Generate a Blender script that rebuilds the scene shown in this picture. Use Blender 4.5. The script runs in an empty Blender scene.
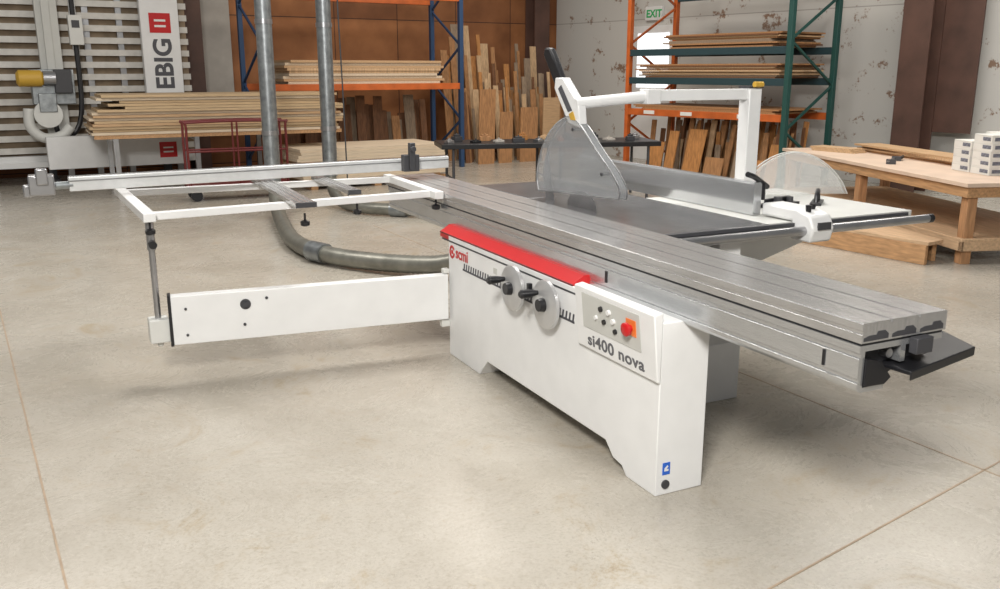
import bpy, bmesh, math, random
from mathutils import Matrix, Vector, Euler
random.seed(7)
scn=bpy.context.scene
COL=scn.collection
# ------------------------------------------------------------ materials
def mat(name,col,rough=.5,metal=0,var=0,scale=8,stretch=(1,1,1),col2=None,bump=0,alpha=1,trans=0,emit=0,spec=.5,detail=4):
    m=bpy.data.materials.new(name);m.use_nodes=True
    nt=m.node_tree;b=nt.nodes['Principled BSDF']
    b.inputs['Roughness'].default_value=rough;b.inputs['Metallic'].default_value=metal
    b.inputs['Specular IOR Level'].default_value=spec
    c=(*col,1)
    b.inputs['Base Color'].default_value=c
    if alpha<1:b.inputs['Alpha'].default_value=alpha
    if trans:b.inputs['Transmission Weight'].default_value=trans
    if emit:
        b.inputs['Emission Color'].default_value=c;b.inputs['Emission Strength'].default_value=emit
    tc=nt.nodes.new('ShaderNodeTexCoord');mp=nt.nodes.new('ShaderNodeMapping')
    mp.inputs['Scale'].default_value=stretch
    nz=nt.nodes.new('ShaderNodeTexNoise');nz.inputs['Scale'].default_value=scale;nz.inputs['Detail'].default_value=detail
    nt.links.new(tc.outputs['Object'],mp.inputs[0]);nt.links.new(mp.outputs[0],nz.inputs['Vector'])
    rp=nt.nodes.new('ShaderNodeValToRGB')
    v=var if var else .03
    if col2 is None:
        a=tuple(max(0,x*(1-v)) for x in col);d=tuple(min(1,x*(1+v)) for x in col)
    else: a,d=col,col2
    rp.color_ramp.elements[0].position=.3;rp.color_ramp.elements[1].position=.7
    rp.color_ramp.elements[0].color=(*a,1);rp.color_ramp.elements[1].color=(*d,1)
    nt.links.new(nz.outputs['Fac'],rp.inputs[0]);nt.links.new(rp.outputs[0],b.inputs['Base Color'])
    if bump:
        bp=nt.nodes.new('ShaderNodeBump');bp.inputs['Strength'].default_value=bump;bp.inputs['Distance'].default_value=.01
        nt.links.new(nz.outputs['Fac'],bp.inputs['Height']);nt.links.new(bp.outputs[0],b.inputs['Normal'])
    return m
M={}
M['white']=mat('white_paint',(.74,.74,.735),.38)
M['cream']=mat('offwhite_paint',(.62,.62,.59),.45)
M['slat']=mat('slat_metal',(.58,.56,.52),.4,.1,.1)
M['backing']=mat('tan_backing',(.27,.20,.13),.7,0,.3,4)
M['panelgrey']=mat('panel_grey',(.52,.52,.49),.5)
M['palegrey']=mat('pale_grey_board',(.42,.39,.35),.6,0,.12,3)
M['red']=mat('red_paint',(.50,.008,.010),.35)
M['black']=mat('black_plastic',(.010,.010,.012),.4)
M['dark']=mat('dark_grey',(.045,.045,.05),.5)
M['text']=mat('grey_print',(.07,.07,.08),.6)
M['textgrey']=mat('soft_grey_print',(.11,.11,.12),.6)
M['print']=mat('carton_print',(.16,.17,.21),.6,0,.5,40)
M['alu']=mat('brushed_aluminium',(.57,.58,.59),.24,.82,.14,30,(30,.6,30))
M['fencealu']=mat('fence_aluminium',(.58,.59,.60),.20,.75,.08,20,(20,.4,20))
M['silverbar']=mat('silver_bar',(.70,.71,.71),.3,.25,.05,20)
M['alutop']=mat('anodised_top',(.55,.545,.54),.25,.75,.12,12,(24,.5,1))
M['wheel']=mat('handwheel_metal',(.54,.54,.54),.3,.5,.05)
M['steel']=mat('steel',(.42,.42,.43),.3,.9,.1)
M['galv']=mat('galvanised_duct',(.30,.32,.33),.38,.8,.25,14)
M['hose']=mat('flex_hose',(.22,.215,.185),.38,.5,.2,10)
M['iron']=mat('cast_iron',(.19,.19,.195),.2,.5,.15,6)
M['clear']=mat('smoked_acrylic',(.36,.37,.38),.10,.0,.05,5,alpha=.42)
M['clear2']=mat('clear_acrylic',(.8,.8,.78),.08,0,.02,5,alpha=.25)
M['glasswhite']=mat('daylit_glass',(.9,.95,1),.3,emit=1.2)
M['yellow']=mat('yellow_paint',(.55,.33,.04),.5)
M['orange']=mat('orange_paint',(.50,.11,.02),.5,0,.2,5)
M['labelorange']=mat('orange_label',(.80,.20,.04),.5)
M['rackgreen']=mat('green_paint',(.015,.07,.06),.5)
M['rackblue']=mat('blue_paint',(.02,.055,.13),.5)
M['rackteal']=mat('dark_teal_paint',(.02,.05,.06),.5)
M['blue']=mat('blue_sticker',(.02,.12,.55),.5)
M['redpaint']=mat('cart_red',(.13,.012,.012),.5)
M['ply']=mat('plywood_face',(.48,.31,.17),.65,0,.15,6,(1,12,12))
M['plyedge']=mat('plywood_light',(.50,.36,.21),.65,0,.3,5,(1,14,60))
M['plydark']=mat('plywood_dark',(.33,.21,.12),.65,0,.3,5,(1,14,60))
M['pale']=mat('pale_board',(.60,.49,.36),.65,0,.15,5,(1,8,30))
M['bench']=mat('bench_top',(.64,.49,.38),.6,0,.10,3,(1,1,1))
M['timber']=mat('timber',(.40,.21,.10),.65,0,.25,5,(8,8,1))
M['timberh']=mat('timber_long',(.44,.25,.12),.65,0,.25,5,(10,1,10))
M['timberpale']=mat('timber_pale',(.52,.35,.21),.65,0,.2,5,(10,1,10))
M['wood1']=mat('board_brown',(.16,.07,.03),.7,0,.3,6,(10,10,1))
M['wood2']=mat('board_tan',(.36,.18,.075),.7,0,.3,6,(10,10,1))
M['wood3']=mat('board_pale',(.52,.35,.20),.7,0,.25,6,(10,10,1))
M['wood4']=mat('board_grey',(.26,.19,.13),.7,0,.25,6,(10,10,1))
M['wood5']=mat('board_orange',(.42,.19,.06),.7,0,.3,6,(10,10,1))
M['rust']=mat('column_brown',(.085,.042,.03),.6,0,.25,3)
M['carton']=mat('carton_white',(.72,.71,.67),.7)
def floor_mat():
    m=bpy.data.materials.new('concrete');m.use_nodes=True;nt=m.node_tree;b=nt.nodes['Principled BSDF']
    tc=nt.nodes.new('ShaderNodeTexCoord')
    def noise(s,d,r=.5,dist=0):
        n=nt.nodes.new('ShaderNodeTexNoise');n.inputs['Scale'].default_value=s;n.inputs['Detail'].default_value=d;n.inputs['Roughness'].default_value=r;n.inputs['Distortion'].default_value=dist
        nt.links.new(tc.outputs['Object'],n.inputs['Vector']);return n
    def ramp(p0,c0,p1,c1):
        r=nt.nodes.new('ShaderNodeValToRGB');e=r.color_ramp.elements
        e[0].position=p0;e[0].color=(*c0,1);e[1].position=p1;e[1].color=(*c1,1);return r
    n1=noise(1.0,12,.66,.3);r1=ramp(.33,(.375,.340,.285),.67,(.485,.452,.395));nt.links.new(n1.outputs[0],r1.inputs[0])
    n2=noise(75,6,.8);r2=ramp(.38,(.80,.78,.74),.52,(1,1,1));nt.links.new(n2.outputs[0],r2.inputs[0])
    n3=noise(2.3,12,.84,.7);r3=ramp(.55,(1,1,1),.64,(.78,.67,.50));nt.links.new(n3.outputs[0],r3.inputs[0])
    n4=noise(12,10,.85,.3);r4=ramp(.60,(1,1,1),.66,(.66,.53,.37));nt.links.new(n4.outputs[0],r4.inputs[0])
    n5=noise(5,12,.85,1.2);r5=ramp(.33,(1.2,1.2,1.18),.42,(1,1,1));nt.links.new(n5.outputs[0],r5.inputs[0])
    def mul(a,b_,f=1):
        x=nt.nodes.new('ShaderNodeMix');x.data_type='RGBA';x.blend_type='MULTIPLY';x.inputs[0].default_value=f
        nt.links.new(a,x.inputs[6]);nt.links.new(b_,x.inputs[7]);return x.outputs[2]
    o=mul(mul(mul(mul(r1.outputs[0],r2.outputs[0]),r3.outputs[0],.7),r4.outputs[0],.7),r5.outputs[0],.8)
    nt.links.new(o,b.inputs['Base Color'])
    rr=ramp(.3,(.18,)*3,.7,(.38,)*3);nt.links.new(n3.outputs[0],rr.inputs[0]);nt.links.new(rr.outputs[0],b.inputs['Roughness'])
    return m
M['floor']=floor_mat()
M['joint']=mat('joint_filler',(.36,.27,.19),.8,0,.15,10)
def sheet_wall(name,c1,c2,seam,sw,sh,rough=.7,nscale=2.,fleck=None):
    m=bpy.data.materials.new(name);m.use_nodes=True;nt=m.node_tree;b=nt.nodes['Principled BSDF']
    b.inputs['Roughness'].default_value=rough
    tc=nt.nodes.new('ShaderNodeTexCoord')
    mp=nt.nodes.new('ShaderNodeMapping');mp.inputs['Rotation'].default_value=(math.pi/2,0,0)
    nt.links.new(tc.outputs['Object'],mp.inputs[0])
    br=nt.nodes.new('ShaderNodeTexBrick');br.offset=0;br.inputs['Scale'].default_value=1
    br.inputs['Brick Width'].default_value=sw;br.inputs['Row Height'].default_value=sh
    br.inputs['Mortar Size'].default_value=.008
    br.inputs['Color1'].default_value=(*c1,1);br.inputs['Color2'].default_value=(*c2,1);br.inputs['Mortar'].default_value=(*seam,1)
    nt.links.new(mp.outputs[0],br.inputs['Vector'])
    n=nt.nodes.new('ShaderNodeTexNoise');n.inputs['Scale'].default_value=nscale;n.inputs['Detail'].default_value=9;n.inputs['Roughness'].default_value=.72 if fleck else .5
    nt.links.new(tc.outputs['Object'],n.inputs['Vector'])
    r=nt.nodes.new('ShaderNodeValToRGB');e=r.color_ramp.elements
    if fleck: e[0].position=.375;e[0].color=(*fleck,1);e[1].position=.415;e[1].color=(1,1,1,1)
    else: e[0].position=.3;e[0].color=(.65,.6,.55,1);e[1].position=.7;e[1].color=(1.1,1.1,1.1,1)
    nt.links.new(n.outputs[0],r.inputs[0])
    x=nt.nodes.new('ShaderNodeMix');x.data_type='RGBA';x.blend_type='MULTIPLY';x.inputs[0].default_value=1
    nt.links.new(br.outputs[0],x.inputs[6]);nt.links.new(r.outputs[0],x.inputs[7]);nt.links.new(x.outputs[2],b.inputs['Base Color'])
    return m
M['plywall']=sheet_wall('brown_sheeting',(.38,.155,.055),(.22,.085,.033),(.06,.025,.014),1.22,2.44)
M['inswall']=sheet_wall('insulation_white',(.62,.61,.58),(.52,.51,.48),(.36,.34,.32),1.2,6,nscale=3.0,fleck=(.44,.29,.21))

# ------------------------------------------------------------ mesh builder
class MB:
    def __init__(s): s.v=[];s.f=[];s.m=[]
    def add(s,vs,fs,mi=0):
        o=len(s.v);s.v+= [tuple(p) for p in vs]
        for f in fs: s.f.append([o+i for i in f]);s.m.append(mi)
        return s
    def box(s,x0,x1,y0,y1,z0,z1,mi=0):
        vs=[(x,y,z) for x in(x0,x1) for y in(y0,y1) for z in(z0,z1)]
        return s.add(vs,[(0,1,3,2),(4,6,7,5),(0,4,5,1),(2,3,7,6),(0,2,6,4),(1,5,7,3)],mi)
    def bar(s,p,q,w,h,mi=0,up=(0,0,1)):
        p=Vector(p);q=Vector(q);d=(q-p).normalized();u=Vector(up)
        if abs(d.dot(u))>.99:u=Vector((0,1,0))
        a=d.cross(u).normalized()*w/2;b=a.cross(d).normalized()*h/2
        vs=[p-a-b,p+a-b,p+a+b,p-a+b,q-a-b,q+a-b,q+a+b,q-a+b]
        return s.add(vs,[(3,2,1,0),(4,5,6,7),(0,1,5,4),(1,2,6,5),(2,3,7,6),(3,0,4,7)],mi)
    def prism(s,poly,ax,a0,a1,mi=0):
        n=len(poly)
        def P(p,a):
            return (a,p[0],p[1]) if ax=='x' else ((p[0],a,p[1]) if ax=='y' else (p[0],p[1],a))
        vs=[P(p,a0) for p in poly]+[P(p,a1) for p in poly]
        fs=[list(range(n))[::-1],list(range(n,2*n))]+[(i,(i+1)%n,n+(i+1)%n,n+i) for i in range(n)]
        return s.add(vs,fs,mi)
    def cyl(s,p,q,r,r2=None,n=20,mi=0): return s.tube([p,q],[r,r if r2 is None else r2],n,mi)
    def tube(s,path,r,n=16,mi=0):
        path=[Vector(p) for p in path];k=len(path)
        if not isinstance(r,(list,tuple)): r=[r]*k
        vs=[];prev=None
        for i,p in enumerate(path):
            d=(path[min(i+1,k-1)]-path[max(i-1,0)]).normalized()
            if prev is None:
                u=Vector((0,0,1)) if abs(d.z)<.9 else Vector((1,0,0))
                a=d.cross(u).normalized()
            else: a=(prev-d*prev.dot(d)).normalized()
            prev=a;b=d.cross(a)
            for j in range(n):
                t=2*math.pi*j/n;vs.append(p+(a*math.cos(t)+b*math.sin(t))*r[i])
        fs=[[i*n+j,i*n+(j+1)%n,(i+1)*n+(j+1)%n,(i+1)*n+j] for i in range(k-1) for j in range(n)]
        fs+=[list(range(n))[::-1],list(range((k-1)*n,k*n))]
        return s.add(vs,fs,mi)
def spline(pts,n=12):
    pts=[Vector(p) for p in pts];out=[]
    P=[pts[0]*2-pts[1]]+pts+[pts[-1]*2-pts[-2]]
    for i in range(1,len(P)-2):
        a,b,c,d=P[i-1:i+3]
        for j in range(n):
            t=j/n
            out.append(.5*((2*b)+(c-a)*t+(2*a-5*b+4*c-d)*t*t+(3*b-a-3*c+d)*t**3))
    out.append(pts[-1]);return out
def make(name,mb,mats,parent=None,bevel=0,label=None,seg=2,flat=False):
    if not isinstance(mats,(list,tuple)): mats=[mats]
    xs=[[p[i] for p in mb.v] for i in range(3)]
    c=Vector([(min(a)+max(a))/2 for a in xs])
    me=bpy.data.meshes.new(name);me.from_pydata([Vector(p)-c for p in mb.v],[],mb.f)
    for m in mats: me.materials.append(M[m])
    for p,mi in zip(me.polygons,mb.m): p.material_index=mi;p.use_smooth=not flat
    bm=bmesh.new();bm.from_mesh(me);bmesh.ops.recalc_face_normals(bm,faces=bm.faces);bm.to_mesh(me);bm.free()
    if not flat: me.set_sharp_from_angle(angle=math.radians(35))
    ob=bpy.data.objects.new(name,me);COL.objects.link(ob);ob.location=c
    if parent: ob.parent=parent; ob.location=c-(parent.get('_c') and Vector(parent['_c']) or Vector((0,0,0)))
    ob['_c']=tuple(c)
    if bevel:
        b=ob.modifiers.new('Bevel','BEVEL');b.width=bevel;b.segments=seg;b.limit_method='ANGLE';b.angle_limit=math.radians(40)
    if label: ob['label']=label
    return ob
def root(name,loc,rot,label,cat,group=None):
    e=bpy.data.objects.new(name,None);COL.objects.link(e);e.empty_display_size=.2
    e.location=loc;e.rotation_euler=(0,0,rot);e['label']=label;e['category']=cat
    if group:e['group']=group
    return e
def single(name,mb,mats,label,cat,loc=(0,0,0),rot=0,bevel=0,group=None,kind=None):
    ob=make(name,mb,mats,None,bevel)
    R=Matrix.Rotation(rot,3,'Z');ob.location=Vector(loc)+R@Vector(ob['_c']);ob.rotation_euler=(0,0,rot)
    ob['label']=label;ob['category']=cat
    if group:ob['group']=group
    return ob
def text(body,size,mtx,m,parent,name='printed_lettering',off=0,align='LEFT',sx=1,sp=1):
    cu=bpy.data.curves.new(name,'FONT');cu.body=body;cu.size=size;cu.extrude=.0008;cu.offset=off;cu.align_x=align;cu.space_character=sp
    t=bpy.data.objects.new(name+'_tmp',cu);COL.objects.link(t)
    bpy.context.view_layer.update()
    me=bpy.data.meshes.new_from_object(t.evaluated_get(bpy.context.evaluated_depsgraph_get()))
    bpy.data.objects.remove(t)
    for v in me.vertices: v.co.x*=sx
    me.materials.clear();me.materials.append(M[m])
    o=bpy.data.objects.new(name,me);COL.objects.link(o)
    if parent is not None:
        o.parent=parent
        pc=Vector(parent['_c']) if parent.get('_c') else Vector((0,0,0))
        o.matrix_local=Matrix.Translation(-pc)@mtx
    else:o.matrix_world=mtx
    return o
def axes(X,Y,loc):
    X=Vector(X).normalized();Y=Vector(Y).normalized();Z=X.cross(Y)
    m=Matrix((X,Y,Z)).transposed().to_4x4();m.translation=Vector(loc);return m
def facing_negx(loc): return axes((0,-1,0),(0,0,1),loc)
def dup(o,loc=None,rot=None):
    n=o.copy();COL.objects.link(n)
    if loc is not None:n.location=loc
    if rot is not None:n.rotation_euler=(0,0,rot)
    for ch in o.children:
        c=dup(ch);c.parent=n;c.matrix_parent_inverse=ch.matrix_parent_inverse
    return n

# ------------------------------------------------------------ setting
def structure(name,mb,mats,loc=(0,0,0),rot=0):
    o=make(name,mb,mats);R=Matrix.Rotation(rot,3,'Z');o.location=Vector(loc)+R@Vector(o['_c']);o.rotation_euler=(0,0,rot);o['kind']='structure';return o
structure('floor',MB().box(-9,13,-6,18,-.1,0),'floor')
RW=math.radians(5)
structure('wall_back',MB().box(-7,7.6,0,.15,0,5),'plywall',(0,13.35,0),RW)
RR=math.atan2(.202,1)
structure('wall_right',MB().box(0,.15,-14,0.0,0,5),'inswall',(7.42,13.9,0),RR)
def strip(name,a,b,w):
    a=Vector((*a,.0008));b=Vector((*b,.0008))
    structure(name,MB().bar(a,b,w,.0016),'joint')
strip('trim_1',(-3.05,11.8),(-1.85,-2.2),.008)
strip('trim_2',(1.02,6.5),(1.50,-3.0),.008)
strip('trim_3',(-1.5,-.98),(6.0,.53),.008)

# ------------------------------------------------------------ sliding table saw
saw=root('sliding_table_saw',(0,0,0),0,'large white and red sliding table saw with long aluminium carriage','table saw')
prof=[(0,0),(.20,0),(.235,.035),(.30,.045),(.36,.10),(1.52,.10),(1.58,.045),(1.62,.0),(2.03,0),(2.03,.70),(0,.70)]
cab=make('front_cabinet',MB().prism(prof,'x',0,.225),'white',saw,.004)
body=make('machine_body',MB().box(.24,1.02,.95,1.85,.10,.86).prism([(.72,0),(1.02,0),(1.02,.12),(.95,.2),(.95,.3),(.72,.3)],'x',.5,1.02)
          .box(.3,1.0,1.6,1.95,0,.12),'white',saw,.004)
rp=[(.004,.676),(.004,.706),(.062,.742),(.12,.742),(.12,.676)]
rb=make('red_band',MB().prism(rp,'y',.66,2.16),'red',saw,0,flat=True)
make('band_lip',MB().box(.001,.008,.66,2.16,.700,.707),'redpaint',rb)
make('band_trim',MB().box(-.002,.1,.60,2.12,.668,.676),'dark',saw)
y=1.80;mv=MB()
while y>.60:
    mv.box(-.002,.001,y,y+.0301,.538,.548).prism([(y+.006,.548),(y+.018,.548),(y+.012,.580),(y+.000,.580)],'x',-.002,.001)
    y-=.030
make('vent_slots',mv,'text',cab)
text('scmi',.092,facing_negx((-.002,1.925,.592)),'red',cab,'logo_lettering',.0015)
lg=MB();ey,ez=1.975,.616
for k in range(14):
    a=math.radians(30+k*23);b=math.radians(30+(k+1)*23)
    lg.bar((-.002,ey-math.cos(a)*.029,ez+math.sin(a)*.031),(-.002,ey-math.cos(b)*.029,ez+math.sin(b)*.031),.013,.003,0,(1,0,0))
lg.cyl((-.003,ey,ez),(0,ey,ez),.012)
make('logo_emblem',lg,'red',cab)
make('rating_plate',MB().box(-.002,.001,1.40,1.44,.60,.63),'panelgrey',cab)
st=make('warning_sticker',MB().box(.03,.065,-.002,0,.085,.135),'blue',cab)
make('sticker_mark',MB().prism([(.038,.100),(.057,.100),(.057,.108),(.046,.108),(.056,.118),(.052,.124),(.038,.112)],'y',-.003,-.001),'white',st)
make('cable_gland',MB().cyl((.045,-.006,.045),(.045,0,.045),.018),'dark',cab)
def wheel(y,z,ha):
    R=.112
    w=make('handwheel',MB().tube([(-.058,y,z),(-.052,y,z),(-.036,y,z),(-.030,y,z)],[R-.012,R,R,R-.012],40).cyl((-.03,y,z),(0,y,z),.025),'wheel',saw)
    make('hub',MB().cyl((-.085,y,z),(-.05,y,z),.028,.034,24),'black',w)
    hy=y+math.cos(ha)*.070;hz=z+math.sin(ha)*.070
    make('crank_handle',MB().tube([(-.055,hy,hz),(-.07,hy,hz),(-.10,hy,hz),(-.14,hy,hz),(-.15,hy,hz)],[.010,.013,.019,.021,.013],20),'black',w)
wheel(1.14,.592,math.radians(30));wheel(.81,.588,math.radians(40))
make('wheel_lock_lever',MB().bar((-.04,.975,.60),(-.04,.975,.65),.02,.02).cyl((0,.975,.60),(-.07,.975,.60),.02),'black',saw)
cp=[(.0,.462),(-.016,.470),(-.042,.735),(.0,.742)]
pan=make('control_panel',MB().prism([(a,b) for a,b in cp],'y',-.005,.57),'white',saw,.005)
P0=Vector((-.016,0,.470));P1=Vector((-.042,0,.735));U=(P1-P0).normalized();N=Vector((0,-1,0)).cross(U)
def onpan(y,s,off=.001): return P0+U*s+Vector((0,y,0))+N*off
def quadplate(mb,y0,y1,s0,s1,off,th=.003,mi=0):
    a=[onpan(y,s,o) for o in(off,off+th) for (y,s) in((y0,s0),(y1,s0),(y1,s1),(y0,s1))]
    mb.add(a,[(0,1,2,3),(7,6,5,4),(0,4,5,1),(1,5,6,2),(2,6,7,3),(3,7,4,0)],mi)
fac=MB();quadplate(fac,.09,.51,.095,.245,0)
make('switch_plate',fac,'panelgrey',pan,.003)
def knob(y,s,r,h,m,name):
    make(name,MB().cyl(onpan(y,s,0),onpan(y,s,h),r,r*.9,24),m,pan)
for (y,s,r,h,m,nm) in ((.36,.205,.012,.012,'black','rotary_switch'),(.30,.205,.012,.014,'white','push_button'),(.34,.155,.011,.012,'black','rotary_switch'),(.27,.175,.012,.014,'white','push_button'),(.26,.135,.011,.012,'black','push_button'),(.40,.16,.010,.012,'white','push_button')):
    knob(y,s,r,h,m,nm)
q=MB();quadplate(q,.115,.180,.15,.215,.003);make('stop_label',q,'labelorange',pan)
make('emergency_stop',MB().tube([onpan(.148,.18,.0),onpan(.148,.18,.02),onpan(.148,.18,.021),onpan(.148,.18,.034),onpan(.148,.18,.04)],[.014,.014,.027,.027,.018],24),'red',pan)
text('si400 nova',.071,axes((0,-1,0),U,onpan(.485,.022,.001)),'textgrey',pan,'model_lettering',.0014,sx=1.28,sp=1.05)

x0,x1=.09,.445;Y0,Y1=-.83,3.35
top=[(x0,.838),(x0,.864),(x0+.004,.867),(x0+.004,.874),(x0,.877),(x0,.897)]
zt=.90
cur=[(x0+.003,zt)]
for gx,w in ((x0+.055,.002),(x0+.112,.009),(x0+.172,.002),(x0+.230,.009),(x0+.292,.002)):
    cur+=[(gx,zt),(gx,zt-.008),(gx+w,zt-.008),(gx+w,zt)]
cur+=[(x1-.004,zt),(x1,.896),(x1,.838)]
car=make('sliding_carriage',MB().prism(top+cur,'y',Y0,Y1),'alutop',saw)
gp=[(x0+.345,.830),(x0,.830),(x0,.808),(x0+.006,.804),(x0+.006,.794),(x0,.790),(x0,.730),(x0+.006,.726),(x0+.006,.718),(x0,.714),(x0,.700),
    (x0+.015,.685),(x0+.11,.685),(x0+.11,.700),(x0+.022,.700),(x0+.022,.812),(x0+.17,.812),(x0+.17,.76),(x0+.19,.76),(x0+.19,.812),(x0+.345,.812)]
bea=make('guide_beam',MB().prism(gp,'y',Y0+.002,Y1-.05),'alu',saw)
make('beam_gap_strip',MB().box(x0+.008,x1-.010,Y0+.004,Y1-.02,.829,.839),'black',saw)
make('end_cap',MB().prism([(x0+.024,.705),(x0+.024,.79),(x0+.085,.775),(x0+.13,.72),(x0+.105,.702)],'y',Y0-.006,Y0+.05),'black',bea,label='black plastic end cap')
make('inner_channel',MB().prism([(x0+.024,.70),(x0+.024,.81),(x0+.34,.81),(x0+.34,.77),(x0+.25,.745),(x0+.16,.70)],'y',Y0+.05,Y1-.06),'dark',bea)
make('guide_rod',MB().cyl((x0+.145,Y0+.02,.785),(x0+.145,Y1-.1,.785),.014),'steel',bea)
make('guide_rod',MB().cyl((x0+.29,Y0+.02,.79),(x0+.29,Y1-.1,.79),.014),'steel',bea)
for gx,w in ((x0+.008,.10),(x0+.124,.10),(x0+.242,.10)):  # shade of the profile hollows put in as dark plates
    make('hollow_shade_plate',MB().prism([(gx,.844),(gx+w,.844),(gx+w,.858),(gx+w-.015,.870),(gx+w*.55,.870),(gx+w*.5,.860),(gx+.02,.860),(gx,.854)],'y',Y0-.001,Y0+.002),'dark',car)
make('stop_block',MB().box(x0+.20,x0+.27,Y0-.03,Y0+.0,.785,.835),'dark',saw,.003)
tray=MB().prism([(.22,-.74),(.235,-.893),(.315,-.875),(.626,-.81),(.70,-.62),(.36,-.66)],'z',.738,.752).prism([(.235,-.893),(.238,-.886),(.629,-.803),(.626,-.81)],'z',.722,.752)
make('push_tray',tray,'black',saw,.003)
make('index_mark',MB().box(x0-.003,x0+.001,.52,.535,.735,.785),'black',saw)
make('index_mark',MB().box(x0-.003,x0+.001,-.70,-.69,.735,.785),'black',saw)
mt=MB().box(.475,1.12,.68,2.0,.845,.885).box(.50,1.08,.74,1.9,.80,.845)
make('cast_iron_table',mt,'iron',saw,.004)
make('side_table',MB().box(1.12,2.12,.70,1.72,.862,.885).box(1.14,2.10,.70,.73,.82,.862).box(1.14,2.10,1.69,1.72,.82,.862).box(2.08,2.12,.70,1.72,.82,.862),'cream',saw,.003)
make('table_rear_extension',MB().box(.50,1.12,2.0,2.7,.862,.885).box(.52,.55,2.0,2.7,.80,.862).box(1.06,1.1,2.0,2.7,.80,.862),'iron',saw,.003)
make('table_bracket',MB().prism([(1.02,.55),(1.02,.82),(1.9,.82),(1.85,.78)],'y',.95,1.0),'white',saw,.003)
make('rail_bracket',MB().box(.80,.93,.66,.78,.68,.82),'white',saw,.003)
rail=make('rip_rail',MB().cyl((.48,.60,.855),(2.12,.60,.855),.022,n=24).box(.55,2.05,.62,.66,.835,.865),'steel',saw)
make('rail_end_cap',MB().cyl((2.12,.60,.855),(2.15,.60,.855),.024),'black',rail)
make('scale_strip',MB().box(.50,2.05,.662,.68,.868,.884),'dark',saw)
rf=make('rip_fence',MB().prism([(1.22,.888),(1.222,.93),(1.22,.935),(1.22,1.045),(1.228,1.055),(1.262,1.055),(1.27,1.045),(1.27,.888)],'y',.92,2.65),'fencealu',saw)
make('fence_head',MB().prism([(.56,.80),(.54,.87),(.57,.93),(.66,.955),(.90,.955),(.90,.89),(.69,.89),(.69,.80)],'x',1.26,1.40),'white',rf,.012)
for dx,dy in((1.30,.62),(1.355,.65)):
    make('fence_knob',MB().cyl((dx,dy,.94),(dx,dy,.975),.012,.016),'black',rf)
make('fence_handle',MB().tube(spline([(1.36,.98,1.02),(1.30,.96,1.05),(1.22,.93,1.085),(1.17,.92,1.10)],5),.014,12).cyl((1.30,.96,.96),(1.30,.96,1.05),.024),'black',rf)
make('display_window',MB().box(1.29,1.37,.535,.545,.865,.9),'dark',rf)
def gy(a): return 1.15+(a-.96)*.90
gpts=spline([(1.905,.93,0),(1.93,1.03,0),(1.87,1.17,0),(1.75,1.285,0),(1.60,1.355,0),(1.49,1.362,0),(1.38,1.315,0),(1.22,1.21,0),(1.06,1.11,0),(.97,1.03,0),(.97,.98,0)],5)
g=[(gy(p.x),p.y) for p in gpts]
gd=make('blade_guard',MB().prism(g,'x',.560,.564),'clear',saw)
make('guard_far_plate',MB().prism(g,'x',.604,.608),'clear',gd)
make('guard_rim',MB().tube([(.562,*p) for p in g]+[(.562,*g[0])],.004,8),'steel',gd)
make('guard_rim',MB().tube([(.606,*p) for p in g]+[(.606,*g[0])],.004,8),'steel',gd)
tp=MB()
for i in range(12,len(g)-1): tp.bar((.584,*g[i]),(.584,*g[i+1]),.044,.003)
make('guard_top_strip',tp,'clear',gd)
for (a,b,r) in ((1.15,1.09,.008),(1.48,1.30,.008)):
    make('guard_screw',MB().cyl((.554,gy(a),b),(.614,gy(a),b),r),'dark',gd)
def hp(pts): return [(a+.13,b-.05) for a,b in pts]
hd=make('guard_mount',MB().prism(hp([(1.42,1.36),(1.54,1.38),(1.70,1.56),(1.69,1.62),(1.61,1.62),(1.44,1.48)]),'x',.560,.610),'white',saw,.006)
make('mount_label',MB().prism(hp([(1.50,1.45),(1.54,1.44),(1.65,1.56),(1.62,1.58)]),'x',.556,.560),'text',hd)
make('warning_label',MB().prism(hp([(1.46,1.40),(1.51,1.40),(1.53,1.43),(1.49,1.445)]),'x',.556,.560),'yellow',hd)
make('guard_handle',MB().prism(hp([(1.61,1.58),(1.69,1.56),(1.84,1.74),(1.83,1.78),(1.77,1.78),(1.70,1.70)]),'x',.565,.605),'black',hd,.01)
make('riving_knife',MB().prism([(1.85,.88),(1.95,.88),(1.97,1.1),(1.93,1.14)],'x',.582,.586),'steel',saw)
blade=[(1.55+.15*math.cos(a*math.pi/30),.885+.09*math.sin(a*math.pi/30)) for a in range(31)]
make('saw_blade',MB().prism(blade,'x',.582,.586),'steel',saw)
arm=make('overhead_arm',MB().cyl((.56,1.60,1.435),(.98,1.55,1.47),.030,n=24).box(.96,1.05,1.51,1.59,1.43,1.51).box(1.04,1.72,1.52,1.58,1.445,1.505),'white',saw,.004)
make('arm_column',MB().box(1.665,1.755,1.505,1.595,.80,1.51).box(1.60,1.80,1.45,1.62,.78,.80),'white',saw,.006)
make('arm_cap',MB().box(1.66,1.76,1.50,1.60,1.51,1.52),'dark',arm)
make('arm_clamp',MB().cyl((1.68,1.49,1.53),(1.74,1.49,1.53),.016),'yellow',arm)
make('column_bracket',MB().box(1.5,1.72,1.52,1.60,.74,.80).box(1.0,1.72,1.56,1.60,.70,.80),'white',saw)

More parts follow.
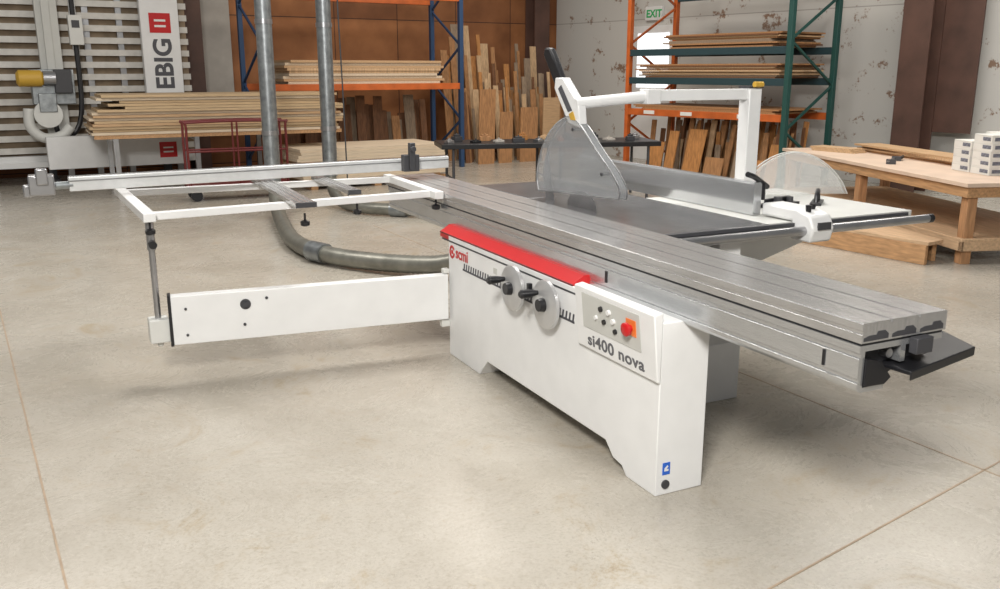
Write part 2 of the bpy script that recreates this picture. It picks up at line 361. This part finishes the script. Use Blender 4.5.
ob_=make('outrigger_beam',MB().box(-1.50,-.01,-.035,.035,.22,.48),'white',saw,.004)
ob_.rotation_euler=(0,0,math.radians(-6));ob_.location=(-.755,2.11,.35)
make('outrigger_end_cap',MB().box(-1.515,-1.50,-.037,.037,.215,.485),'black',ob_)
for (x,z,r) in ((-1.02,.435,.008),(-1.14,.30,.008),(-1.43,.41,.007),(-1.43,.27,.007)):
    make('bolt',MB().cyl((x,-.040,z),(x,-.034,z),r),'dark',ob_)
make('pivot_cap',MB().cyl((-1.13,-.040,.41),(-1.13,-.034,.41),.028).cyl((-1.13,-.052,.41),(-1.13,-.038,.41),.014),'dark',ob_)
make('hinge_bracket',MB().cyl((-.018,2.045,.18),(-.018,2.045,.50),.016).box(-.05,0,2.02,2.06,.17,.215).box(-.035,0,2.02,2.06,.485,.51),'cream',saw,.003)
sp=make('support_strut',MB().cyl((-1.56,2.22,.30),(-1.56,2.22,.86),.016).cyl((-1.56,2.22,.72),(-1.56,2.22,.86),.021),'steel',saw)
make('strut_foot',MB().box(-1.61,-1.51,2.17,2.27,.235,.36).box(-1.575,-1.545,2.2,2.24,.21,.235),'cream',sp,.006)
make('lock_knob',MB().cyl((-1.56,2.16,.76),(-1.56,2.12,.76),.02),'black',sp)

fr=make('crosscut_frame',MB().bar((-1.58,2.23,.89),(.10,2.42,.89),.045,.04)
    .bar((-1.62,3.25,.89),(.12,3.20,.89),.04,.04)
    .bar((-1.56,2.16,.892),(-1.62,3.36,.892),.06,.045)
    .bar((.06,2.30,.892),(.09,3.32,.892),.055,.045),'white',saw,.004)
def plank(xa,ya,xb,yb,w):
    p=make('support_plank',MB().bar((xa,ya,.925),(xb,yb,.925),w,.022).bar((xa-w*.3,ya,.937),(xb-w*.3,yb,.937),.012,.006).bar((xa+w*.3,ya,.937),(xb+w*.3,yb,.937),.012,.006)
       .bar((xa,ya,.937),(xb,yb,.937),.01,.006),'alutop',fr)
    make('plank_end',MB().bar((xa,ya-.012,.925),(xa,ya,.925),w,.026),'dark',p)
plank(-.80,2.04,-.78,3.30,.11);plank(-.42,2.42,-.42,3.25,.075)
for (x,y) in ((-1.56,2.2),(-.79,2.12),(-.42,2.38),(.06,2.36)):
    make('clamp_knob',MB().cyl((x,y,.83),(x,y,.87),.006).tube([(x,y,.80),(x,y,.805),(x,y,.825),(x,y,.832)],[.014,.024,.026,.012],16),'black',fr)
fe=make('crosscut_fence',MB().bar((-1.90,2.98,.99),(.50,3.22,.99),.045,.080),'silverbar',fr,.004)
make('fence_slot',MB().bar((-1.90,2.956,1.008),(.50,3.196,1.008),.003,.007),'steel',fe)
make('fence_scale',MB().bar((-1.90,2.985,1.032),(.50,3.225,1.032),.03,.003),'alu',fe)
make('fence_extension_rod',MB().cyl((-2.05,2.96,.985),(-1.88,2.98,.985),.022),'galv',fe)
fs_=make('fence_end_stop',MB().box(-2.10,-1.97,2.90,3.02,.94,1.05).box(-2.13,-2.09,2.93,2.98,.93,1.0).box(-2.06,-2.00,2.88,2.92,1.0,1.09),'steel',fe,.008)
make('flip_stop',MB().box(.13,.24,3.08,3.14,.95,1.06).box(.165,.205,3.06,3.10,.96,1.14).cyl((.185,3.04,1.10),(.185,3.09,1.10),.02),'dark',fe,.004)

hd2=root('clear_blade_hood',(2.00,1.46,.886),math.radians(-20),'transparent curved plastic guard hood lying on the side table','machine guard')
arc=[(-.34,.0)]+[(-.34+.68*k/20,.25*math.sin(math.pi*k/20)**.7) for k in range(1,20)]+[(.34,0)]
make('hood_shell',MB().prism(arc,'y',-.02,-.015),'clear2',hd2)
make('hood_shell',MB().prism(arc,'y',.03,.035),'clear2',hd2)
for yy in(-.0175,.0325):
    make('hood_edge',MB().tube([(p[0],yy,p[1]) for p in arc],.003,8),'cream',hd2)
mg=root('mitre_gauge',(1.58,1.12,.886),math.radians(15),'small black mitre gauge with round knobs on the side table','tool')
make('gauge_body',MB().box(-.13,.13,-.05,.05,0,.02).box(-.13,.10,-.01,.01,.02,.05),'black',mg,.003)
make('gauge_knob',MB().cyl((-.06,-.03,.02),(-.06,-.03,.06),.022),'dark',mg)
make('gauge_knob',MB().cyl((.06,-.03,.02),(.06,-.03,.05),.018),'dark',mg)
make('gauge_blade',MB().box(-.10,.12,.015,.03,.02,.04),'steel',mg)
pb=root('push_block',(1.84,1.10,.886),math.radians(40),'black plastic push block lying on the side table','tool')
make('block_base',MB().box(-.09,.09,-.03,.03,0,.015),'black',pb,.003)
make('block_handle',MB().tube(spline([(-.06,0,.01),(-.04,0,.06),(.03,0,.07),(.06,0,.01)],6),.012,10),'black',pb)

# ------------------------------------------------------------ dust ducts
def duct(x,y,label):
    r=root('dust_duct',(x,y,0),0,label,'dust duct')
    make('duct_pipe',MB().cyl((0,0,.35),(0,0,4.2),.088,n=28),'galv',r)
    for zz in (.9,2.1,3.3):
        make('duct_clamp',MB().cyl((0,0,zz),(0,0,zz+.05),.096,n=28),'steel',r)
    return r
d1=duct(.25,7.75,'tall galvanised vertical dust duct rising from the floor hose')
d2=duct(1.06,8.25,'galvanised vertical dust duct beside a thin cable')
def hose(name,pts,r,parent):
    path=spline(pts,16)
    out=[path[0]];acc=0;step=.022
    for a,b in zip(path,path[1:]):
        L=(b-a).length;d=step-acc
        while d<=L and L>0:
            out.append(a.lerp(b,d/L));d+=step
        acc=(acc+L)%step
    rad=[r*(1.03 if i%2 else .955) for i in range(len(out))]
    return make(name,MB().tube(out,rad,20),'hose',parent)
hose('flexible_hose',[(0,0,.42),(0,-.08,.22),(-.06,-.45,.10),(-.20,-1.3,.085),(-.31,-2.2,.085),(-.25,-2.85,.085),(.0,-3.35,.085),(.40,-3.85,.11),(.65,-4.3,.22),(.67,-5.4,.30)],.074,d1)
make('hose_coupling',MB().cyl((-.29,-2.75,.09),(-.22,-2.95,.09),.088,n=24),'galv',d1)
hose('flexible_hose',[(0,0,.42),(0,-.08,.20),(.0,-.45,.09),(.10,-.95,.08),(.41,-1.30,.08),(.81,-1.62,.08),(1.25,-2.2,.1),(1.2,-3.4,.12),(.60,-5.2,.2),(-.09,-6.15,.3)],.068,d2)
make('hose_coupling',MB().cyl((.34,-1.23,.08),(.48,-1.36,.08),.08,n=24),'galv',d2)
single('hanging_cable',MB().tube(spline([(0,0,4.2),(.0,0,2.5),(.02,0,1.5),(.04,0,.0)],8),.009,8),'dark','thin dark cable hanging beside the galvanised duct','cable',(1.22,8.2,0))

# ------------------------------------------------------------ workbench
BR=math.atan2(-1.11,3.31)
wb=root('workbench',(4.83,2.38,0),BR,'long timber workbench with pale top and lower shelf','workbench')
L,D=3.5,1.35
make('bench_top',MB().box(-.03,D,-.03,L,.665,.70),'bench',wb,.003)
make('apron',MB().box(0,.04,0,L-.03,.575,.665).box(D-.07,D-.03,0,L-.03,.575,.665).box(.04,D-.07,0,.04,.575,.665).box(.04,D-.07,L-.07,L-.03,.575,.665),'timberh',wb,.003)
for (x,y) in ((.0,.0),(D-.12,0),(0,L-.12),(D-.12,L-.12),(0,L/2),(D-.12,L/2)):
    make('leg',MB().box(x+.04,x+.13,y+.04,y+.13,0,.665),'timber',wb,.004)
make('lower_shelf',MB().box(.0,D-.03,.0,L-.03,.20,.225).box(0,.04,0,L-.03,.12,.20).box(0,D-.03,0,.04,.12,.20),'timberpale',wb,.003)
pf=root('timber_platform',(4.40,3.9,0),0,'low pale timber platform standing against the workbench','platform')
make('deck_board',MB().prism([(0,0),(.18,-1.4),(.40,-1.37),(.82,-.05)],'z',.17,.20),'timberpale',pf,.003)
make('front_runner',MB().bar((.02,-.02,.085),(.195,-1.38,.085),.04,.168),'timberh',pf,.003)
make('rear_runner',MB().bar((.76,-.10,.085),(.39,-1.30,.085),.04,.168),'timberh',pf,.003)
def onb(x,y,z=.70):
    return Vector((4.83,2.38,0))+Matrix.Rotation(BR,3,'Z')@Vector((x,y,z))
def carton(x,y,z,r):
    p=onb(x,y,z);c=root('carton',p,BR+r,'small flat white carton with printed label, stacked on the workbench','box','cartons on the workbench')
    make('box_body',MB().box(-.11,.11,-.13,.13,0,.070),'carton',c,.002)
    make('printed_label',MB().box(-.1115,-.11,-.11,.0,.018,.050),'print',c)
    make('printed_label',MB().box(-.085,.03,-.1315,-.13,.018,.050),'print',c)
    make('lid_seam',MB().box(-.1108,.1108,-.1308,.1308,.058,.0600),'panelgrey',c)
    return c
c0=carton(.62,.60,.70,0)
for i,(x,y) in enumerate(((.62,.60),(.90,.84),(.62,.88))):
    for j in range(5):
        if i==0 and j==0: continue
        if i==2 and j>3: continue
        p=onb(x,y,.70+j*.0705);dup(c0,p,BR+random.uniform(-.05,.05))
for j in range(4):
    p=onb(.85+random.uniform(-.05,.05),2.1,.70+j*.021)
    single('board',MB().box(-.16,.16,-.95,.95,0,.02),random.choice(['wood2','wood3','ply']),'long loose board lying flat on the workbench','board',p,BR+random.uniform(-.04,.04),group='boards lying on the workbench')
for j in range(3):
    p=onb(.40,2.95+.03*j,.70+j*.016)
    single('board',MB().box(-.12,.12,-.28,.28,0,.015),'wood3','short pale offcut lying on the workbench','board',p,BR+.5+random.uniform(-.1,.1),group='offcuts on the workbench')
cl=root('bar_clamp',onb(.35,1.75,.70),BR+.9,'dark steel bar clamp lying on the workbench','clamp')
make('clamp_bar',MB().box(-.28,.28,-.012,.012,.02,.035),'steel',cl)
make('clamp_jaw',MB().box(-.28,-.25,-.07,.02,.0,.05),'dark',cl,.003)
make('clamp_jaw',MB().box(.10,.13,-.07,.02,.0,.05),'dark',cl,.003)
make('clamp_grip',MB().cyl((.16,-.06,.03),(.30,-.06,.03),.018),'black',cl)

# ------------------------------------------------------------ pallet racks
def rack(loc,rot,Lx,Dp,levels,H,label,uc,bc):
    r=root('pallet_rack',loc,rot,label,'storage rack')
    for y in (0,Lx):
        m=uc[0] if y==0 else uc[1]
        for x in (0,Dp):
            make('upright',MB().box(x-.04,x+.04,y-.035,y+.035,0,H),m,r,.004)
        br=MB();z=.2;s=0
        while z<H-.7:
            br.bar((0 if s%2 else Dp,y,z),(Dp if s%2 else 0,y,z+.6),.03,.03);z+=.6;s+=1
        make('bracing',br,m,r)
    for z in levels:
        for x in (0,Dp):
            make('beam',MB().box(x-.03,x+.03,.035,Lx-.035,z-.10,z),bc if z!=1.02 else 'orange',r,.004)
    return r
RKrot=RR
rk=rack((6.95,6.8,0),RKrot,2.95,1.05,(1.02,1.50,1.92,2.78),3.4,'tall pallet rack with green and orange steel holding lumber',('rackgreen','orange'),'rackteal')
def onr(x,y,z): return Vector((6.95,6.8,0))+Matrix.Rotation(RKrot,3,'Z')@Vector((x,y,z))
def shelfstack(fn,rot,L0,L1,x0,x1,z,n,th,mats,label,group,jit=.08):
    for j in range(n):
        a=L0+random.uniform(0,jit*3);b=L1-random.uniform(0,jit*4)
        w=(x1-x0)
        single('board',MB().box(-w/2,w/2,-(b-a)/2,(b-a)/2,0,th*.94),random.choice(mats),label,'board',fn((x0+x1)/2+random.uniform(-jit,jit)*.4,(a+b)/2,z+j*th),rot,group=group)
shelfstack(onr,RKrot,.08,2.85,.0,1.0,1.02,3,.022,['wood2','ply','wood1'],'wide brown board stored flat on a rack shelf','boards on the low rack shelf')
shelfstack(onr,RKrot,.08,2.85,.0,1.0,1.50,9,.022,['wood2','wood4','wood3','wood1','ply'],'wide board stored flat on a rack shelf','boards on the middle rack shelf')
shelfstack(onr,RKrot,.1,2.3,.0,1.0,1.92,9,.022,['wood1','wood4','ply','wood2'],'wide dark board stored flat on a rack shelf','boards on the upper rack shelf')
shelfstack(onr,RKrot,.1,2.0,.0,1.0,2.78,3,.022,['wood4','wood1','wood2'],'wide brown board stored flat on the top shelf','boards on the top rack shelf')
for ya in (.55,1.6,2.35):
    make('shelf_label',MB().box(-.036,-.031,ya,ya+.22,.945,1.0),'carton',rk)
def leaners(fn,rot,ys,hs,label,group,xr,lean=.12,mats=('wood1','wood2','wood3','wood2','wood4','wood5','wood3'),ww=(.03,.11),sh=.03,gap=(.45,.8),nl=4,drop=0):
    y=ys[0];k=0
    while y<ys[1]:
        w=random.uniform(*ww);h=random.uniform(*hs);th=random.uniform(.012,.025);x=xr+(k%nl)*.05;k+=1
        l=lean*h
        s=random.uniform(-sh,sh)*h-drop*h
        mb=MB().add([(0,0,0),(th,0,0),(th,w,0),(0,w,0),(l,s,h),(l+th,s,h),(l+th,w+s,h),(l,w+s,h)],[(3,2,1,0),(4,5,6,7),(0,1,5,4),(1,2,6,5),(2,3,7,6),(3,0,4,7)])
        single('leaning_board',mb,random.choice(mats),label,'board',fn(x,y,0),rot+random.uniform(-.04,.04),group=group)
        y+=w*random.uniform(*gap)
leaners(onr,RKrot,(.12,2.70),(.50,.90),'upright wooden offcut leaning under the rack','offcuts standing under the rack',.20,.15,sh=.10)
leaners(onr,RKrot,(.12,2.5),(.35,.78),'wide plywood offcut leaning at the front of the rack','wide offcuts under the rack',.02,.10,ww=(.16,.34),sh=.02,gap=(1.1,1.6),nl=1,drop=.12)
leaners(onr,RKrot,(.12,2.65),(.78,.90),'upright wooden offcut leaning under the rack','offcuts standing under the rack',.6,.1)

BKrot=math.radians(-85)
bk=rack((.95,11.3,0),BKrot,3.35,-1.05,(1.40,2.80),3.5,'wide pallet rack with orange beams against the brown wall',('rackblue','rackblue'),'orange')
def onk(x,y,z): return Vector((.95,11.3,0))+Matrix.Rotation(BKrot,3,'Z')@Vector((x,y,z))
shelfstack(onk,BKrot,.3,3.1,-1.0,-.05,1.40,9,.04,['pale','pale','wood3','ply'],'pale thick board stacked flat on a rack shelf','pale boards on the back rack',.05)
def leaners2(xa,xb,yb,hf,group,label,mats,ww=(.04,.12),gap=(.45,.75),nl=4,lean=.12,drop=0):
    x=xa;k=0
    while x<xb:
        w=random.uniform(*ww);h=random.uniform(*hf(x));th=.02;y=yb+(k%nl)*.06+(x-4)*.087;k+=1
        l=lean*h;s=random.uniform(-.025,.025)*h+drop*h
        mb=MB().add([(0,0,0),(w,0,0),(w,th,0),(0,th,0),(s,l,h),(w+s,l,h),(w+s,l+th,h),(s,l+th,h)],[(3,2,1,0),(4,5,6,7),(0,1,5,4),(1,2,6,5),(2,3,7,6),(3,0,4,7)])
        single('leaning_board',mb,random.choice(mats),label,'board',(x,y,0),RW+random.uniform(-.03,.03),group=group)
        x+=w*random.uniform(*gap)
leaners2(4.5,6.6,12.6,lambda x:(1.5,2.5) if x<5.6 else (1.2,2.1),'boards leaning on the brown wall','tall narrow board standing against the brown wall',['wood1','wood2','wood3','wood2','wood5','wood4'],(.05,.16))
leaners2(4.6,7.0,12.05,lambda x:(.9,1.6),'shorter boards standing in the corner','narrow board standing near the brown wall',['wood1','wood2','wood5','wood3','wood4'])
leaners2(4.7,6.9,11.75,lambda x:(.8,1.45),'wide panels standing in the corner','wide plywood offcut standing in front of narrow boards',['wood2','wood5','wood3','ply'],(.22,.42),gap=(1.15,1.7),nl=1,lean=.08,drop=.08)
leaners2(1.4,3.9,12.3,lambda x:(.7,1.2),'offcuts standing behind the back rack','dark narrow offcut standing under the rack',['wood1','wood1','wood2','wood4'],(.08,.2))

# ------------------------------------------------------------ plywood stack on trestles
PX,PY=-1.53,10.0
ps=root('trestle_table',(PX,PY,0),RW*.3,'steel trestle table carrying a stack of plywood sheets','trestle')
for x in (.3,1.3,2.35):
    tr=make('trestle',MB().box(x-.03,x+.03,.02,1.10,.71,.75).box(x-.02,x+.02,.05,1.07,.15,.19)
        .box(x-.03,x+.03,.02,.08,0,.71).box(x-.03,x+.03,1.04,1.10,0,.71),'steel',ps)
for y in(.03,1.03):
    make('runner',MB().box(.05,3.3,y,y+.07,.75,.80),'timberh',ps)
z=.80
for j in range(14):
    th=.036;a=random.uniform(0,.12) if j<9 else random.uniform(.0,.45);b=3.38-random.uniform(0,.15) if j<10 else 3.38-random.uniform(0,.3)
    single('plywood_sheet',MB().box(a,b,random.uniform(0,.06),1.12,0,th-.004),random.choice(['plyedge','plyedge','ply','plydark','pale']),'full sheet of plywood lying flat in a stack','plywood',(PX,PY,z),RW*.3,group='plywood sheets on the trestles')
    z+=th
LP=(.98,9.6)
for j in range(10):
    single('pale_panel',MB().box(random.uniform(0,.08),2.3-random.uniform(0,.1),random.uniform(0,.05),1.1,0,.040),random.choice(['pale','pale','wood3']),'pale panel lying flat in a low pile','panel',(LP[0],LP[1],.14+j*.042),RW,group='pale panels in a low pile')
single('pallet',MB().box(.2,.3,.05,1.05,0,.139).box(1.15,1.25,.05,1.05,0,.139).box(2.1,2.2,.05,1.05,0,.139).box(.1,2.3,.05,.15,.05,.10).box(.1,2.3,.95,1.05,.05,.10),'timberh','rough timber pallet under a low pile of panels','pallet',(LP[0],LP[1],0),RW)
rc=root('panel_cart',(-.50,9.15,0),0,'red tubular steel panel cart with small wheels','cart')
W=1.28
make('cart_deck',MB().box(0,W,0,.4,.16,.20),'redpaint',rc,.004)
for y in (.03,.37):
    make('cart_hoop',MB().tube(spline([(.03,y,.18),(.03,y,.90),(.10,y,.98),(W-.1,y,.98),(W-.03,y,.90),(W-.03,y,.18)],6),.016,10).cyl((W/2,y,.2),(W/2,y,.98),.012).cyl((.03,y,.62),(W-.03,y,.62),.012),'redpaint',rc)
for (x,y) in ((.1,.06),(W-.1,.06),(.1,.34),(W-.1,.34)):
    make('caster',MB().cyl((x,y-.02,.07),(x,y+.02,.07),.07,n=20).box(x-.02,x+.02,y-.03,y+.03,.10,.16),'black',rc)

# ------------------------------------------------------------ vertical panel saw
vp=root('vertical_panel_saw',(-2.9,11.9,0),RW,'tall white vertical panel saw with slatted support grid','panel saw')
gr=MB()
for k in range(19):
    z=.45+k*.17
    gr.box(-1.2,2.95,.0,.03,z,z+.085)
make('support_grid',gr,'slat',vp)
for x in (-.6,.15,1.15,1.55,2.0,2.7):
    make('grid_post',MB().box(x-.04,x+.04,.03,.10,.1,3.6),'steel',vp)
make('backing_board',MB().box(-1.2,2.95,.11,.13,.3,3.6),'backing',vp)
make('roller_rail',MB().box(-1.2,2.95,-.10,.06,.30,.42).box(-1.2,2.95,-.14,-.10,.26,.34),'white',vp,.004)
for x in (-.6,.9,2.5):
    make('frame_foot',MB().box(x-.06,x+.06,-.35,.35,0,.10).box(x-.05,x+.05,-.05,.08,.10,.30),'dark',vp)
BX=.60
make('saw_beam',MB().box(BX+.28,BX+.56,-.30,-.18,.25,3.6).box(BX+.36,BX+.46,-.34,-.30,.3,3.5),'panelgrey',vp,.004)
sg=make('beam_cover',MB().box(2.26,2.80,-.16,-.04,1.28,3.5),'white',vp,.006)
text('EBIG',.36,axes((0,0,1),(-1,0,0),(2.66,-.163,1.33)),'text',sg,'brand_lettering',.010)
make('brand_square',MB().box(2.38,2.68,-.165,-.16,2.14,2.42),'red',sg)
make('brand_square_mark',MB().box(2.45,2.61,-.167,-.165,2.22,2.25),'white',sg)
make('brand_square_mark',MB().box(2.45,2.61,-.167,-.165,2.30,2.33),'white',sg)
lw=make('lower_cover',MB().box(.8,2.60,-.75,-.60,.28,.72).box(1.1,1.2,-.60,-.15,.32,.50).box(2.4,2.5,-.60,-.15,.32,.50),'white',vp,.006)
make('brand_square',MB().box(2.26,2.50,-.755,-.75,.38,.60),'red',lw)
make('brand_square_mark',MB().box(2.31,2.45,-.757,-.755,.45,.47),'white',lw)
make('brand_square_mark',MB().box(2.31,2.45,-.757,-.755,.51,.53),'white',lw)
hdm=make('saw_head',MB().box(BX+.12,BX+.66,-.50,-.30,1.15,1.62).box(BX+.18,BX+.40,-.62,-.5,1.05,1.30),'galv',vp,.01)
make('motor_housing',MB().tube([(BX-.06,-.55,1.50),(BX-.03,-.55,1.50),(BX+.24,-.55,1.50),(BX+.27,-.55,1.50)],[.07,.11,.11,.08],24),'yellow',hdm,label='yellow motor housing')
make('motor_fan_cover',MB().cyl((BX+.27,-.55,1.50),(BX+.42,-.55,1.50),.10,n=24),'steel',hdm)
make('handle_block',MB().box(BX+.40,BX+.62,-.60,-.50,1.30,1.62),'dark',hdm,.01)
make('blade_housing',MB().cyl((BX+.28,-.60,1.02),(BX+.28,-.50,1.02),.18,n=32),'cream',hdm)
make('dust_spout',MB().tube(spline([(BX+.05,-.5,1.1),(BX+.05,-.5,.85),(BX+.2,-.5,.70),(BX+.42,-.5,.72),(BX+.55,-.5,.85)],6),.07,14),'cream',hdm)
make('cable_loop',MB().tube(spline([(BX+.75,-.25,3.4),(BX+.76,-.25,1.9),(BX+.74,-.3,1.1),(BX+.62,-.35,.76),(BX+.42,-.4,.72),(BX+.35,-.45,.95)],8),.035,10),'black',vp)
cb=make('control_pendant',MB().box(BX+.68,BX+.86,-.35,-.24,1.95,2.35),'cream',vp,.006)
make('pendant_display',MB().box(BX+.72,BX+.82,-.355,-.35,2.18,2.28),'dark',cb)
make('pendant_post',MB().box(BX+.72,BX+.80,-.24,-.16,1.9,3.6),'white',vp)

# ------------------------------------------------------------ folding table with clutter
ft=root('folding_table',(2.25,7.55,0),math.radians(-15),'black folding table covered with small tools and parts','table')
make('table_top',MB().box(0,2.8,0,.75,.675,.735),'black',ft,.006)
for x in (.15,1.35,1.5,2.65):
    make('table_leg_frame',MB().cyl((x,.06,0),(x,.06,.68),.018,n=10).cyl((x,.69,0),(x,.69,.68),.018,n=10).cyl((x,.06,.3),(x,.69,.3),.012,n=8),'dark',ft)
FT=Matrix.Rotation(math.radians(-15),3,'Z')
def onf(x,y,z=.735): return Vector((2.25,7.55,0))+FT@Vector((x,y,z))
items=[(.12,.2,'steel',.10,.08,.05),(.25,.45,'dark',.11,.10,.09),(.45,.2,'black',.12,.08,.04),(.62,.5,'wood2',.14,.08,.08),(.75,.25,'palegrey',.12,.09,.04),(1.0,.25,'dark',.15,.08,.07),(1.12,.55,'wood5',.12,.08,.09),(1.25,.2,'steel',.10,.10,.05),(1.4,.5,'wood3',.12,.12,.06),(1.55,.28,'orange',.07,.07,.06),(1.72,.55,'black',.12,.08,.08),(1.85,.25,'black',.16,.09,.04),(2.05,.5,'dark',.10,.10,.09),(2.2,.3,'palegrey',.12,.12,.04),(2.45,.2,'dark',.10,.08,.08),(2.62,.5,'steel',.10,.08,.07)]
for (x,y,m,w,d,h) in items:
    mb=MB().box(-w/2,w/2,-d/2,d/2,0,h*.7).box(-w/2*.6,w/2*.6,-d/2*.6,d/2*.6,h*.7,h).cyl((0,0,h),(0,0,h+.015),.012,n=10)
    single('parts_box',mb,m,'small box of machine parts on the folding table','box',onf(x,y),random.uniform(-.3,.3),bevel=.004,group='parts on the folding table')

# ------------------------------------------------------------ columns, door, exit sign
def column(loc,rot,w,label):
    mb=MB().box(-w/2,w/2,-.02,.0,0,5).box(-w/2,w/2,.30,.32,0,5).box(-.012,.012,0,.30,0,5)
    return single('steel_column',mb,'rust',label,'column',loc,rot)
column((.18,12.55,0),RW,.26,'dark brown steel H column against the brown wall')
column((6.75,13.3,0),RW,.34,'dark brown steel H column at the corner of the walls')
single('wall_panel',MB().box(-.30,.22,0,.03,.6,4.5),'palegrey','narrow pale grey board fixed on the brown wall','wall panel',(.66,13.30,0),RW)
single('steel_column',MB().box(-.02,0,-.2,.2,0,5).box(.28,.30,-.2,.2,0,5).box(0,.28,-.012,.012,0,5),'rust','dark brown steel H column beside the white insulated wall','column',(8.35,6.0,0),RR)
single('wall_panel',MB().box(0,.03,-.35,.35,.8,5),'rust','brown steel cladding strip on the white wall','wall panel',(8.72,5.72,0),RR)
def onw(y,z,off=0):
    return Vector((7.42,13.9,0))+Matrix.Rotation(RR,3,'Z')@Vector((-off,-y,z))
DY=2.70
structure('door_1',MB().box(-.04,0,-.5,.5,0,2.38),'white',tuple(onw(DY,0)),RR)
structure('window_1',MB().box(-.05,-.04,-.38,.38,1.3,2.25),'glasswhite',tuple(onw(DY,0)),RR)
es=root('exit_sign',tuple(onw(DY,2.47,.0)),RR,'illuminated white exit sign with green letters above the door','sign')
make('sign_box',MB().box(-.07,-.001,-.20,.20,0,.24),'white',es,.006)
M['exitgreen']=mat('exit_green',(.01,.30,.08),.5,emit=.2)
text('EXIT',.18,facing_negx((-.072,.17,.055)),'exitgreen',es,'sign_lettering',.005)
# ------------------------------------------------------------ lights
w=bpy.data.worlds.new('w');scn.world=w;w.use_nodes=True
w.node_tree.nodes['Background'].inputs[0].default_value=(1,.99,.97,1);w.node_tree.nodes['Background'].inputs[1].default_value=.20
def area(loc,tgt,size,e,col=(1,1,1),sy=None):  # unseen area lamps, added as key and overhead light
    l=bpy.data.lights.new('area','AREA');l.energy=e;l.size=size;l.color=col
    if sy: l.shape='RECTANGLE';l.size_y=sy
    o=bpy.data.objects.new('added_light',l);COL.objects.link(o);o.location=loc
    o.rotation_euler=(Vector(tgt)-Vector(loc)).to_track_quat('-Z','Y').to_euler();return o
area((-3.0,-3.2,3.9),(1.0,1.6,.2),1.0,400,(1,.975,.93))
area((.8,3.2,4.8),(.8,3,0),2.2,250,(1,.97,.93))
area((-2.8,6.5,4.9),(-2.6,6.0,0),2.0,150,(1,.96,.9),2.0)
area((4,9.0,4.9),(4,9.6,0),2.2,165,(1,.92,.82),2.2)
area((6.2,3.5,4.6),(6.5,4,0),2.0,150,(1,.95,.88))
# ------------------------------------------------------------ camera
cam=bpy.data.cameras.new('cam');cam.lens=32.4;cam.sensor_width=36;cam.clip_end=100
co=bpy.data.objects.new('cam',cam);COL.objects.link(co);scn.camera=co
th=math.atan(224.5/900)
co.location=(-1.951,-2.611,1.61);co.rotation_euler=(math.pi/2-th,0,-math.radians(26.13))
scn.view_settings.view_transform='Standard'
for o in list(bpy.data.objects):
    if '_c' in o: del o['_c']
